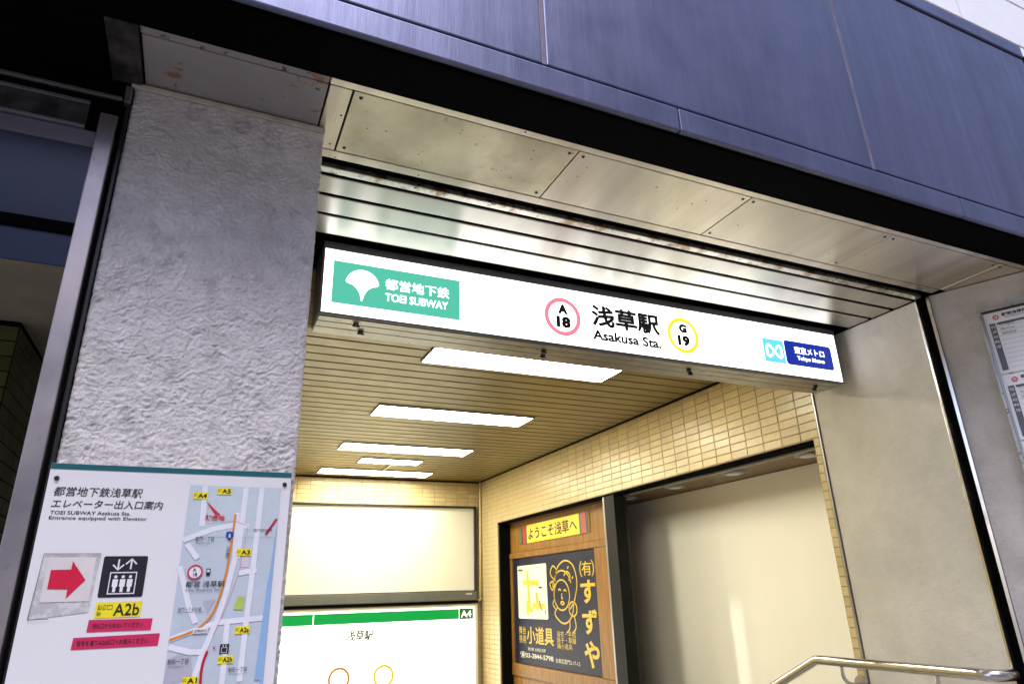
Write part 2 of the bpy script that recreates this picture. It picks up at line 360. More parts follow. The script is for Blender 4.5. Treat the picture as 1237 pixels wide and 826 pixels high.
# ------------------------------------------------------------------ stucco pillar (real trowelled relief)
pil = thing('pillar', 'rough grey stucco pillar carrying the elevator guide board', 'pillar', (-.02, .56, -.67))
x0, x1 = -.0945, .0636
def relief(x, z):
    wv = noise.noise(Vector((x * 30, z * 45, 1.7)))
    q = Vector((noise.noise(Vector((x * 85, z * 85, 5))), 0, noise.noise(Vector((x * 85, z * 85, 15))))) * 1.6
    p = Vector((x * 150 + z * 30, 3.1, z * 215 - x * 40)) + q
    n1 = noise.noise(p); n2 = noise.noise(Vector((x * 400, z * 430, 4))); n3 = noise.noise(Vector((x * 210, z * 230, 24)))
    ridge = 1 - min(1, abs(n1) * 3.4)          # thin lifted lips of plaster
    return ridge * (.0009 + .0019 * max(0, wv + .3)) + n1 * .0006 + n3 * .0012 + n2 * .0013
b = MB(); za, zb = -.22, .413; nx = 215; nz_ = 850
vs = []; fs = []
for j in range(nz_ + 1):
    for i in range(nx + 1):
        u = i / nx; x = x0 + (x1 - x0) * u; z = za + (zb - za) * j / nz_
        w_ = P(x, .5455, z); r = relief(x, z) ; edge = min(u, 1 - u) * nx
        rd = 0.004 * max(0, 1 - edge / 3) ** 2
        sidew = relief(x + 3, z) * .35 if i in (0, nx) else 0
        w_.y += -r + rd; w_.x += sidew * (1 if i == nx else -1); vs.append(w_)
for j in range(nz_):
    for i in range(nx): a = j * (nx + 1) + i; fs.append((a, a + 1, a + nx + 2, a + nx + 1))
b.add(vs, fs, True)
# sides carry the same wandering edge back
for col in (0, nx):
    e = [vs[j * (nx + 1) + col] for j in range(nz_ + 1)]; bk = [Vector((v.x, P(0, .84, 0).y, v.z)) for v in e]
    q = [(j, j + 1, j + 1 + nz_ + 1, j + nz_ + 1) if col == 0 else (j + nz_ + 1, j + 1 + nz_ + 1, j + 1, j) for j in range(nz_)]
    b.add(e + bk, [tuple(reversed(t)) for t in q], True)
b.box(x0, x1, .5465, .84, -.67, za)
b.obj('shaft', M['stucco'], pil)
bx('top_trim', mat('pale_sealant', (.45, .42, .36), .7, var=(30, .2)), pil, x0 - .003, x1 + .0005, .543, .84, .4135, .4185, c=.002)
bx('corner_bead', 'frame_grey', pil, x0 - .006, x0 - .001, .541, .55, .395, .412, c=.002)

# ------------------------------------------------------------------ right side: concrete wall, expansion joint, splayed wall
cw = bx('concrete_wall', 'concrete', None, 1.0, 1.3, .6205, .846, -1.2, .4195, c=.004)
tag(cw, 'plain grey-beige concrete wall between the tiles and the black joint', 'wall')
SP0 = P(1.0, .603, 0); su = Vector((.42, -.9075, 0)).normalized()
F_SPLAY = Frame(SP0, su, (0, 0, 1))
def splay_box(name, m, parent, s0, s1, z0, z1, h0, h1):
    b = MB(); pts = [F_SPLAY.at(s, z, h) for z in (z0, z1) for s, h in ((s0, h0), (s1, h0), (s1, h1), (s0, h1))]
    return b.add(pts, [(0, 1, 2, 3), (7, 6, 5, 4), (0, 4, 5, 1), (1, 5, 6, 2), (2, 6, 7, 3), (3, 7, 4, 0)]).obj(name, M[m] if isinstance(m, str) else m, parent)
sw = splay_box('side_wall', mat('grey_painted_concrete', (.52, .49, .47), .75, var=(7, .14), stain_streak=[(2.4, .42, .66, (.32, .295, .27), .7), (11, .5, .68, (.34, .31, .29), .6), (100, .58, .72, (.32, .30, .27), .5)], bump=(50, .5, .003), bump2=(260, .8, .0016)), None, .0055, .75, -1.2, .4195, -.5, 0)
tag(sw, 'stained grey concrete wall angled outwards, carrying the timetable case', 'wall')
ej = thing('expansion_joint', 'tall black joint between two bright steel edges in the right wall', 'joint', (1.01, .61, -1.2))
bx('gap_filler', 'void', ej, 1.012, 1.06, .585, .6195, -1.2, .4185, c=0)
bx('steel_edge', 'inox', ej, .9965, 1.03, .6165, .6201, -1.2, .4188, c=.001)
splay_box('steel_edge', 'inox', ej, .0005, .0048, -1.2, .4188, -.06, .007)

# ------------------------------------------------------------------ tiles
TW, TH = .0463, .0158; gp = .0013
def tile_mesh(wd, ht, m):
    a, c, d = wd * U / 2, ht * U / 2, .0022; e = .0016
    v = [(-a, 0, -c), (a, 0, -c), (a, 0, c), (-a, 0, c), (-a + e, -d, -c + e), (a - e, -d, -c + e), (a - e, -d, c - e), (-a + e, -d, c - e)]
    me = bpy.data.meshes.new('tile'); me.from_pydata(v, [], [(4, 5, 6, 7), (0, 1, 5, 4), (1, 2, 6, 5), (2, 3, 7, 6), (3, 0, 4, 7)]); me.materials.append(M[m]); return me
_tm = {}
def tile(parent, c, wd, ht, face, m='tile'):
    key = (round(wd, 4), round(ht, 4), m)
    if key not in _tm: _tm[key] = tile_mesh(wd, ht, m)
    o = bpy.data.objects.new('tile', _tm[key]); COL.objects.link(o); o.parent = parent
    o.location = c - parent_world(parent); o.rotation_euler = (random.uniform(-.009, .009), 0, {'-y': 0, '-x': -math.pi / 2, '+x': math.pi / 2}[face] + random.uniform(-.009, .009)); return o
def tiles_stuff(parent, cells, face, m='tile'):
    b = MB()
    for (c, wd, ht) in cells:
        a, q, d, e = wd * U / 2, ht * U / 2, .0022, .0016
        r = Matrix.Rotation({'-y': 0, '-x': -math.pi / 2, '+x': math.pi / 2}[face], 3, 'Z')
        v = [(-a, 0, -q), (a, 0, -q), (a, 0, q), (-a, 0, q), (-a + e, -d, -q + e), (a - e, -d, -q + e), (a - e, -d, q - e), (-a + e, -d, q - e)]
        b.add([c + r @ Vector(t) for t in v], [(4, 5, 6, 7), (0, 1, 5, 4), (1, 2, 6, 5), (2, 3, 7, 6), (3, 0, 4, 7)])
    return b.obj('tile_field', M[m], parent, None, 'stuff')

tw = thing('tiled_wall', 'cream tiled wall above the shop window on the right of the passage', 'wall', (1.0, 1.6, -1.2))
bx('wall_core', 'grout', tw, 1.0, 1.03, .8505, 2.497, .2475, .4195, c=0)      # header
bx('wall_core', 'grout', tw, 1.0, 1.20, .8505, .8655, -1.9, .2470, c=0)       # near jamb
bx('wall_core', 'grout', tw, 1.0, 1.20, 2.3265, 2.497, -1.9, .2470, c=0)      # far jamb
bx('edge_trim', 'frame_grey', tw, .9975, 1.01, .8463, .850, -1.2, .4188, c=.001)
far = []
cols = [(.851, .8925 - gp)] + [(.8925 + k * TW, .8925 + (k + 1) * TW - gp) for k in range(35)]
rowz = []; z = .2500
while z < .418:
    rowz.append((z, min(z + TH - gp, .4185))); z += TH
for (a, b_) in cols:
    b_ = min(b_, 2.49)
    if b_ - a < .008: continue
    for (c, d) in rowz:
        if d - c < .004: continue
        pt = P(1.0, (a + b_) / 2, (c + d) / 2)
        if a < 1.86: tile(tw, pt, b_ - a, d - c, '-x')
        else: far.append((pt, b_ - a, d - c))
zz = .2500 - TH; k = 0
while zz > -1.2:
    pt = P(1.0, .8582, zz + (TH - gp) / 2)
    if zz > -.25: tile(tw, pt, .0128, TH - gp, '-x')
    else: far.append((pt, .0128, TH - gp))
    for (a, b_) in ((2.3285, 2.373), (2.3748, 2.4193), (2.4211, 2.4656), (2.4674, 2.489)):
        far.append((P(1.0, (a + b_) / 2, zz + (TH - gp) / 2), b_ - a, TH - gp))
    zz -= TH
tiles_stuff(tw, far, '-x')

bw = thing('back_wall', 'cream tiled end wall of the passage behind the white board', 'wall', (.55, 2.5, -1.2))
bx('wall_core', 'grout', bw, .05, 1.2, 2.4985, 2.56, -1.9, .4195, c=0)
far = []; x = .9955 - TW
while x > .08:
    z = .3265
    while z < .418:
        d = min(TH - gp, .4185 - z)
        if d > .004: tile(bw, P(x + TW / 2, 2.4985, z + d / 2), TW - gp, d, '-y')
        z += TH
    z = .3265 - TH
    while z > -1.1:
        if x > .93 or z < -.3: far.append((P(x + TW / 2, 2.4985, z + TH / 2), TW - gp, TH - gp))
        z -= TH
    x -= TW
tiles_stuff(bw, far, '-y')

lw = thing('left_wall', 'cream tiled wall on the left inside the passage behind the stucco pillar', 'wall', (.07, 1.6, -1.2))
bx('wall_core', 'grout', lw, .04, .0765, .862, 2.497, -1.9, .4195, c=0)
far = []; y = .864
while y < 2.46:
    z = -.9
    while z < .395: far.append((P(.0765, y + TW / 2, z + TH / 2), TW - gp, TH - gp)); z += TH
    y += TW
tiles_stuff(lw, far, '+x')

lt = thing('tiled_lintel', 'narrow cream tiled beam directly behind the illuminated station sign', 'beam', (.5, .85, .336))
bx('beam_core', 'grout', lt, .0636, .9965, .8450, .854, .3385, .4190, c=0)
x = .0636; n_ = 0; far = []
for k, xw in enumerate([.0095, .0225] + [TW] * 20):
    if x + .01 > .9965: break
    ww = min(xw, .996 - x)
    z = .3405
    while z < .416:
        d = min(TH - gp, .4185 - z)
        if d > .003:
            if k < 3: tile(lt, P(x + ww / 2, .845, z + d / 2), ww - gp, d, '-y')
            else: far.append((P(x + ww / 2, .845, z + d / 2), ww - gp, d))
        z += TH
    x += ww
tiles_stuff(lt, far, '-y')

# solid black strips painted in as the shadow line between slatted ceiling and walls
bx('painted_shadow_strip', 'void', ceil, .08, .9965, 2.484, 2.4975, .4165, .4198, c=0)
bx('painted_shadow_strip', 'void', ceil, .9905, .9965, .856, 2.4835, .4172, .4198, c=0)

# ================================================================== STATION SIGN
sg = thing('station_sign', 'long illuminated white station sign hanging under the soffit', 'sign', (.54, .79, .322))
SX0, SX1, SY0, SY1, SZ0, SZ1 = .1000, .9775, .7605, .822, .322, .4185
b = MB().box(SX0, SX1, SY0 + .004, SY1, SZ0 + .002, SZ1 - .002, c=.003); b.obj('housing', M['frame_sign'], sg)
bx('frame_rail', 'frame_sign', sg, SX0, SX1, SY0 - .0012, SY0 + .0035, .4088, SZ1 + .0005, c=.002, label='deep top rail of the sign')
bx('frame_rail', 'frame_sign', sg, SX0, SX1, SY0 - .0012, SY0 + .0035, SZ0 - .0012, SZ0 + .0016, c=.0015)
bx('frame_rail', 'frame_sign', sg, SX0 - .0005, SX0 + .0022, SY0 - .0012, SY0 + .0035, SZ0 + .0018, .4086, c=.0015)
bx('frame_rail', 'frame_sign', sg, SX1 - .0022, SX1 + .0005, SY0 - .0012, SY0 + .0035, SZ0 + .0018, .4086, c=.0015)
for a, b_ in ((.7645, .779), (.7805, .798), (.7995, .8215)):
    bx('bottom_rail', 'under_sign', sg, SX0 + .001, SX1 - .001, a, b_, SZ0 - .0025, SZ0 + .0015, c=.0015)
FS = Frame(P(0, SY0, 0), (1, 0, 0), (0, 0, 1))
sheet('lit_face', FS, rect(SX0 + .0018, SX1 - .0018, .3235, .4090), 'sign_white', sg, 0)
ls = [0.0008 * k for k in range(1, 6)]
teal = glow('lit_teal', (88, 200, 172), 1.0); white = M['sign_white']
grn = sheet('green_patch', FS, rect(.1130, .2790, .3370, .3942), teal, sg, ls[0])
# fan leaf emblem
fan = []
cx_, top = .1497, .3862
for k in range(0, 25):
    a = math.radians(172 - 164 * k / 24); fan.append((.1497 + .0209 * math.cos(a), .3655 + .0207 * math.sin(a)))
fan += [(.1680, .3662), (.1620, .3645), (.1565, .3600), (.1525, .3530), (.1503, .3442), (.1490, .3442), (.1472, .3530), (.1432, .3600), (.1375, .3645), (.1312, .3662)]
sheet('leaf_emblem', FS, list(reversed(fan)), white, grn, ls[1] - ls[0] + .0009)
text(FS, '都営地下鉄', .1785, .2637, .3650, .3800, white, grn, ls[2], .006)
text(FS, 'TOEI SUBWAY', .1790, .2620, .3492, .3598, white, grn, ls[2], .01)
pinkm = glow('lit_pink', (255, 140, 160), 1.0); yel = glow('lit_yellow', (250, 232, 40), 1.1); blk = glow('lit_black', (14, 14, 16), .25)
ring('line_ring', FS, .4334, .3651, .0258, .0066, pinkm, sg, ls[0])
text(FS, 'A', .4270, .4405, .3700, .3830, blk, sg, ls[1], .03, fat=.0011); text(FS, '18', .4235, .4445, .3490, .3646, blk, sg, ls[1], .03, fat=.0011)
ring('line_ring', FS, .6435, .3645, .0262, .0062, yel, sg, ls[0])
text(FS, 'G', .6372, .6505, .3695, .3825, blk, sg, ls[1], .03, fat=.0011); text(FS, '19', .6328, .6538, .3480, .3636, blk, sg, ls[1], .03, fat=.0011)
text(FS, '浅草駅', .4815, .5990, .3588, .3908, blk, sg, ls[1], .012, fat=.0010)
text(FS, 'Asakusa Sta.', .4812, .5990, .3375, .3520, blk, sg, ls[1], .01, fat=.0007)
cy = glow('lit_cyan', (110, 222, 240), 1.1); nv = glow('lit_navy', (12, 48, 168), 1.0)
ms = sheet('metro_square', FS, rect(.8050, .8508, .3418, .3826), cy, sg, ls[0])
mk = [(.8135, .3508), (.8135, .3700)] ; 
mm = [(.8122, .3540), (.8122, .3690), (.8160, .3720), (.8205, .3700), (.8279, .3615), (.8353, .3700), (.8398, .3720), (.8436, .3690), (.8436, .3540), (.8400, .3512), (.8353, .3535), (.8279, .3615), (.8205, .3535), (.8158, .3512)]
stroke('heart_m_emblem', FS, mm, .0042, white, ms, ls[1], True)
mb_ = sheet('metro_plate', FS, rrect(.8522, .9608, .3418, .3852, .006), nv, sg, ls[0])
text(FS, '東京メトロ', .8735, .9420, .3632, .3762, white, mb_, ls[1], .008)
text(FS, 'Tokyo Metro', .8775, .9400, .3502, .3592, white, mb_, ls[1], .012)
for cxx, cyy in ((.1475, .776), (.1585, .800), (.412, .782), (.420, .801), (.6640, .782), (.678, .796), (.9330, .782), (.9456, .796)):
    b = MB(); c0 = P(cxx, cyy, SZ0 - .0025)
    b.tube([c0, c0 - Vector((0, 0, .005))], .0075, 10)
    b.tube([c0 + Vector((-.009, 0, -.006)), c0 + Vector((0, -.003, -.008)), c0 + Vector((.010, .002, -.006))], .0022, 8)
    b.obj('latch', M['frame_dark'], sg)

# ================================================================== CEILING LIGHTS
lights = [(.345, .745, 1.072, 1.160, 'long bright ceiling panel nearest the station sign'),
          (.345, .745, 1.480, 1.580, 'second long bright ceiling panel from the station sign'),
          (.345, .745, 1.900, 2.000, 'third long bright ceiling panel from the station sign'),
          (.444, .648, 2.110, 2.188, 'short bright ceiling panel, only half as long as the others'),
          (.352, .750, 2.318, 2.417, 'long bright ceiling panel nearest the tiled end wall')]
for a, b_, c, d, lb in lights:
    t = thing('ceiling_light', lb, 'ceiling light', ((a + b_) / 2, (c + d) / 2, .416), 'recessed fluorescent panels in the passage ceiling')
    for q in ((a, b_, c, c + .003), (a, b_, d - .003, d), (a, a + .003, c + .0032, d - .0032), (b_ - .003, b_, c + .0032, d - .0032)):
        bx('frame', 'frame_dark' if q[1] - q[0] < .01 else 'frame_grey', t, *q, .4165, .4199, c=0)
    bx('diffuser', 'light', t, a + .0032, b_ - .0032, c + .0032, d - .0032, .4172, .4192, c=0)
cd = MB().tube([P(.5605, 2.19, .4165), P(.5605, 2.316, .4165)], .007, 8).obj('ceiling_conduit', M['white_frame'])
tag(cd, 'thin white conduit joining the short ceiling panel to the last one', 'pipe')

# ================================================================== BACK WALL THINGS
FB = Frame(P(0, 2.49, 0), (1, 0, 0), (0, 0, 1))
wb = thing('white_board', 'large blank white roller board in a dark frame on the end wall', 'board', (.55, 2.48, -.02))
bx('board', mat('blank_white_board', (.72, .71, .62), .45, var=(.9, .03)), wb, .12, .9685, 2.490, 2.497, .0205, .3180, c=0)
bx('frame', 'frame_dark', wb, .105, .9766, 2.478, 2.4965, .3182, .3245)
bx('frame', 'frame_dark', wb, .9688, .9766, 2.478, 2.4965, -.015, .3180)
bx('frame', 'frame_dark', wb, .105, .1198, 2.478, 2.4965, -.015, .3180)
bx('bottom_housing', mat('grey_green_housing', (.13, .135, .12), .5, .3, var=(10, .1)), wb, .12, .9686, 2.462, 2.4965, -.0145, .0170, c=.004)
bx('bottom_edge', 'void', wb, .105, .9766, 2.466, 2.4965, -.0235, -.0150, c=0)
FB2 = Frame(P(0, 2.4620, 0), (1, 0, 0), (0, 0, 1))
sheet('maker_label', FB2, rect(.925, .949, .0055, .0095), 'white_frame', wb, .0012)

ex = thing('exit_sign', 'lit white lower sign with a green band marked A4 on the end wall', 'sign', (.55, 2.47, -.5))
bx('case', 'white_frame', ex, .105, .9760, 2.474, 2.4965, -.62, -.026, c=.004)
FE = Frame(P(0, 2.474, 0), (1, 0, 0), (0, 0, 1))
sheet('lit_face', FE, rect(.113, .9640, -.61, -.036), emit('lit_exit_face', (1, 1, .90), .85), ex, .001)
gm = glow('lit_green', (0, 176, 74), .9)
sheet('green_band', FE, rect(.120, .3845, -.0765, -.0425), gm, ex, .002)
sheet('green_band', FE, rect(.3875, .9020, -.0765, -.0425), gm, ex, .002)
a4 = sheet('exit_number', FE, rect(.9035, .9570, -.0778, -.0420), glow('lit_dark_green', (70, 110, 60), .8), ex, .002)
text(FE, 'A4', .9095, .9500, -.0715, -.0490, emit('lit_letter_white', (1, 1, .95), .6), a4, .003, .02)
fm = glow('lit_faint_green', (110, 105, 40), .35)
text(FE, '浅草駅', .5000, .5900, -.1300, -.0990, fm, ex, .002, .0, fat=.0008)
ring('line_ring', FE, .4816, -.2440, .0320, .0075, glow('lit_orange', (232, 150, 40), .75), ex, .002)
ring('line_ring', FE, .6306, -.2450, .0320, .0075, glow('lit_gold', (245, 215, 20), .9), ex, .002)
text(FE, 'A', .4770, .4860, -.2420, -.2330, fm, ex, .002); text(FE, '18', .474, .489, -.262, -.249, fm, ex, .002)
text(FE, 'G', .6260, .6350, -.2430, -.2340, fm, ex, .002); text(FE, '19', .623, .638, -.263, -.250, fm, ex, .002)

pp = MB(); pts = [P(.9945, 2.482, .4185), P(.9925, 2.482, .2)] + [P(.9915, 2.482, -.0)]
pts += [P(.9915 - .006 * (1 - math.cos(a)), 2.482, -.004 - .012 * math.sin(a)) for a in [0, .4, .8, 1.2, 1.57]] + [P(.972, 2.482, -.016)]
pp = pp.tube(pts, .0105, 10).obj('conduit_pipe', M['tile_far'].copy()); tag(pp, 'thin cream conduit running down the far corner beside the board', 'pipe')
bb = pp.data.materials[0]

# ================================================================== SHOP WINDOW (right)
shp = thing('shop_window', 'shop window closed by a large glossy cream board under a brown soffit', 'window', (1.1, 1.2, -1.2))
bx('cover_board', 'panel', shp, 1.168, 1.18, .866, 1.76, -1.2, .2410, c=.002)
bx('recess_soffit', 'brown', shp, 1.0285, 1.19, .866, 1.80, .2420, .2470, c=0)
bx('header_trim', 'black', shp, .9985, 1.028, .866, 2.3255, .2415, .2472, c=.001)
bx('header_rail', 'frame_grey', shp, 1.0282, 1.036, .866, 1.60, .2370, .2418, c=.001)
bx('side_jamb', 'frame_dark', shp, 1.150, 1.19, 1.7605, 1.785, -1.2, .2415, c=.002)
bx('side_jamb', 'frame_dark', shp, 1.10, 1.1495, 1.74, 1.785, -1.2, .2415, c=.002)
bx('recess_back', 'void', shp, 1.19, 1.22, .8655, 2.34, -1.9, .30, c=0)
for yy, lb in ((.9523, 'downlight nearest the concrete wall in the brown shop soffit'), (1.1661, 'second downlight from the concrete wall in the brown shop soffit'), (1.3752, 'third downlight from the concrete wall in the brown shop soffit'), (1.585, 'downlight beside the dark post in the brown shop soffit')):
    t = thing('downlight', lb, 'downlight', (1.078, yy, .236), 'downlights in the shop soffit')
    b = MB(); c0 = P(1.078, yy, .2418); n = 20; R1, R2 = .055, .038
    b.tube([c0, c0 - Vector((0, 0, .006)), c0 - Vector((0, 0, .009))], [.056, .056, .046], 22); b.obj('rim', M['frame_grey'], t)
    b = MB(); b.tube([c0 - Vector((0, 0, .0095)), c0 - Vector((0, 0, .011))], [.034, .030], 18); b.obj('lens', M['white_print'], t)
dp = thing('door_post', 'dark aluminium post between the poster board and the shop window', 'post', (1.01, 1.56, -1.2))
bx('post', 'black_alu', dp, .9965, 1.03, 1.5354, 1.5838, -1.2, .2413)
bx('post_face', 'frame_grey', dp, .9965, 1.028, 1.5842, 1.592, -1.2, .2413)
bx('post_return', 'frame_dark', dp, 1.031, 1.043, 1.545, 1.592, -1.2, .2413)

# wooden notice board with the shop poster
FW = Frame(P(1.045, 0, 0), (0, -1, 0), (0, 0, 1))
wd = thing('notice_board', 'golden wooden board with a navy shop poster left of the dark post', 'board', (1.05, 1.98, -1.2))
bx('backing', 'wood', wd, 1.050, 1.058, 1.60, 2.3245, -1.2, .2410, c=0)
bx('header_board', 'wood', wd, 1.0445, 1.0495, 1.60, 2.3240, .1385, .2408, c=.003)
bx('rail', 'wood', wd, 1.0385, 1.0495, 1.60, 2.3240, .1190, .1375, c=.004)
bx('rail', 'wood', wd, 1.0385, 1.0495, 1.60, 2.3240, -.2560, -.2180, c=.004)
bx('stile', 'wood', wd, 1.0400, 1.0495, 2.300, 2.3240, -.2175, .1185, c=.003)
bx('stile', 'wood', wd, 1.0400, 1.0495, 1.60, 1.726, -.2175, .1185, c=.003)
bx('lower_board', 'wood', wd, 1.0430, 1.0495, 1.60, 2.3240, -1.2, -.2568, c=.003)
bx('jamb', 'void', wd, 1.0035, 1.05, 2.3160, 2.3262, -1.9, .2413, c=0)
bx('board_edge', 'black_alu', wd, 1.0300, 1.056, 1.5930, 1.5985, -1.2, .2410, c=.001)
bx('head_filler', 'brown', wd, 1.0285, 1.11, 1.8005, 2.3262, .2420, .2470, c=0)
np_ = bx('poster', mat('navy_poster_panel', (.008, .010, .034), .5, var=(6, .2), spec=.3), wd, 1.0462, 1.0494, 1.7275, 2.2985, -.2160, .1178, c=0)
FP = Frame(P(1.0462, 0, 0), (0, -1, 0), (0, 0, 1))
yp = ink('yellow_print', (205, 172, 40)); wp = ink('white_card', (225, 225, 205)); lp = ink('pale_print', (205, 205, 190))
for ch, v0, v1 in (('㈲', .043, .088), ('す', -.030, .034), ('ず', -.112, -.045), ('や', -.198, -.128)): text(FP, ch, -1.826, -1.742, v0, v1, yp, np_, .0015, 0 if ch == '㈲' else .03)
card = sheet('white_card', FP, rrect(-2.265, -2.042, -.077, .093, .006), wp, np_, .0015)
for i_, q in enumerate([[(-2.22, .038), (-2.10, .033)], [(-2.185, .075), (-2.175, -.04)], [(-2.20, -.045), (-2.15, -.05)], [(-2.19, -.02), (-2.19, -.065)], [(-2.12, .005), (-2.115, -.05)], [(-2.15, -.035), (-2.06, -.038)]]): stroke('map_street', FP, q, .016, ink('map_yellow', (225, 190, 60)), card, .003 + .0001 * i_)
stroke('map_mark', FP, [[(-2.255, .08), (-2.22, .078)], [(-2.10, .02), (-2.075, .019)], [(-2.10, -.02), (-2.085, -.05)], [(-2.06, -.05), (-2.055, -.06)]], .006, ink('map_ink', (80, 80, 60)), card, .0042)
# line drawing of a woman in a headscarf
def cp(pts): return smooth_path(pts, 6)
E_ = lambda cx, cy, rx, ry, a0=0, a1=360, n=26: [(cx + rx * math.cos(math.radians(a0 + (a1 - a0) * k / n)), cy + ry * math.sin(math.radians(a0 + (a1 - a0) * k / n))) for k in range(n + 1)]
draw = [E_(-1.945, -.005, .050, .044), cp([(-1.985, .035), (-1.965, .075), (-1.915, .094), (-1.865, .078), (-1.845, .03), (-1.865, -.02), (-1.895, -.045)]),
        cp([(-1.99, .04), (-2.015, .06), (-1.995, .082), (-1.97, .066), (-1.99, .04), (-2.02, .03), (-2.005, .01), (-1.985, .03)]),
        E_(-1.940, .008, .062, .058, 20, 170), cp([(-1.965, .008), (-1.957, .012), (-1.948, .008)]), cp([(-1.932, .006), (-1.922, .010), (-1.913, .004)]),
        cp([(-1.942, .0), (-1.946, -.014), (-1.937, -.014)]), cp([(-1.955, -.027), (-1.943, -.024), (-1.930, -.029), (-1.943, -.033), (-1.955, -.027)]),
        cp([(-1.975, -.04), (-1.995, -.06), (-1.965, -.08), (-1.935, -.086), (-1.905, -.078), (-1.88, -.055), (-1.87, -.025)]), E_(-1.878, -.045, .024, .02),
        cp([(-1.90, -.075), (-1.905, -.10), (-1.925, -.112)]), cp([(-1.872, -.065), (-1.865, -.095), (-1.885, -.11)]), cp([(-1.925, .05), (-1.905, .062), (-1.885, .05), (-1.895, .035)]),
        cp([(-1.99, -.015), (-2.005, -.03), (-1.99, -.045)]), [(-1.90, .07), (-1.892, .076)], [(-1.875, .04), (-1.867, .046)]]
stroke('line_drawing', FP, draw, .0048, yp, np_, .0018)
text(FP, '舞台\n祭用', -2.266, -2.212, -.1535, -.1010, yp, np_, .0015, .005); text(FP, '小道具', -2.205, -2.012, -.1535, -.1000, yp, np_, .0015, .015)
text(FP, '浴衣・手拭\n扇子・草履\n踊小道具', -1.990, -1.870, -.158, -.108, yp, np_, .0015, 0)
text(FP, '東京都 台東区浅草', -2.20, -2.07, -.1740, -.1640, lp, np_, .0015, 0)
text(FP, '☎03-3844-5798', -2.262, -2.020, -.1990, -.1790, lp, np_, .0015, .02)
text(FP, '台東区雷門2-17-12', -2.005, -1.855, -.1980, -.1850, lp, np_, .0015, 0)
sheet('maker_label', FP, rect(-1.765, -1.735, -.2480, -.2415), lp, wd, .0175)
hs = thing('welcome_sign', 'small yellow welcome sign with striped ends on the wooden board', 'sign', (1.042, 1.98, .165))
bx('plate', ink('yellow_plate', (240, 205, 60)), hs, 1.0405, 1.0440, 1.7465, 2.2225, .1640, .2240, c=.001)
FH = Frame(P(1.0405, 0, 0), (0, -1, 0), (0, 0, 1))
for a, b_, c in ((-2.2225, -2.2095, (30, 110, 70)), (-2.2095, -2.2010, (40, 30, 25)), (-2.2010, -2.1780, (175, 40, 40)), (-2.1780, -2.1680, (40, 70, 55)), (-1.8020, -1.7900, (40, 90, 75)), (-1.7900, -1.7630, (170, 60, 55)), (-1.7630, -1.7465, (40, 60, 70))):
    sheet('stripe', FH, rect(a, b_, .1642, .2238), ink('stripe_%d_%d' % (c[0], c[1]), c), hs, .0008)
text(FH, 'ようこそ浅草へ', -2.155, -1.815, .1735, .2135, ink('black_print', (22, 18, 16)), hs, .0012, .02)

# ================================================================== HANDRAIL
hr = thing('handrail', 'polished steel handrail starting on the right concrete wall', 'handrail', (.96, .75, -.3))
r = .0158
pts = [P(.96, .908 + (.02 * k), -.1155 - .0094 * k) for k in range(60, 0, -6)]
pts += [P(.96, .910, -.1162), P(.96, .904, -.1150)]
pts += [P(.96, y, -.1152 - .0015 * (.9 - y)) for y in (.85, .8, .75, .7, .66)]
MB().tube(pts, r, 20).obj('rail', M['inox'], hr)
e = [P(.96, .6595, -.1153), P(.96, .640, -.1156), P(.961, .628, -.1160), P(.966, .6215, -.1165), P(.975, .619, -.117), P(.999, .619, -.117)]
MB().tube(e, r * 1.06, 20).obj('end_elbow', M['inox'], hr)
for yb in (.86, .70):
    c0 = P(.96, yb, -.1225)
    MB().tube([c0, c0 + Vector((0, 0, -.02)), c0 + Vector((.006, 0, -.038)), c0 + Vector((.022, 0, -.052)), c0 + Vector((.045, 0, -.058)), c0 + Vector((.085, 0, -.058))], .0065, 10).obj('bracket', M['inox'], hr)
    MB().tube([c0 + Vector((.078, 0, -.058)), c0 + Vector((.0855, 0, -.058))], [.026, .029], 16).obj('rosette', M['inox_dull'], hr)

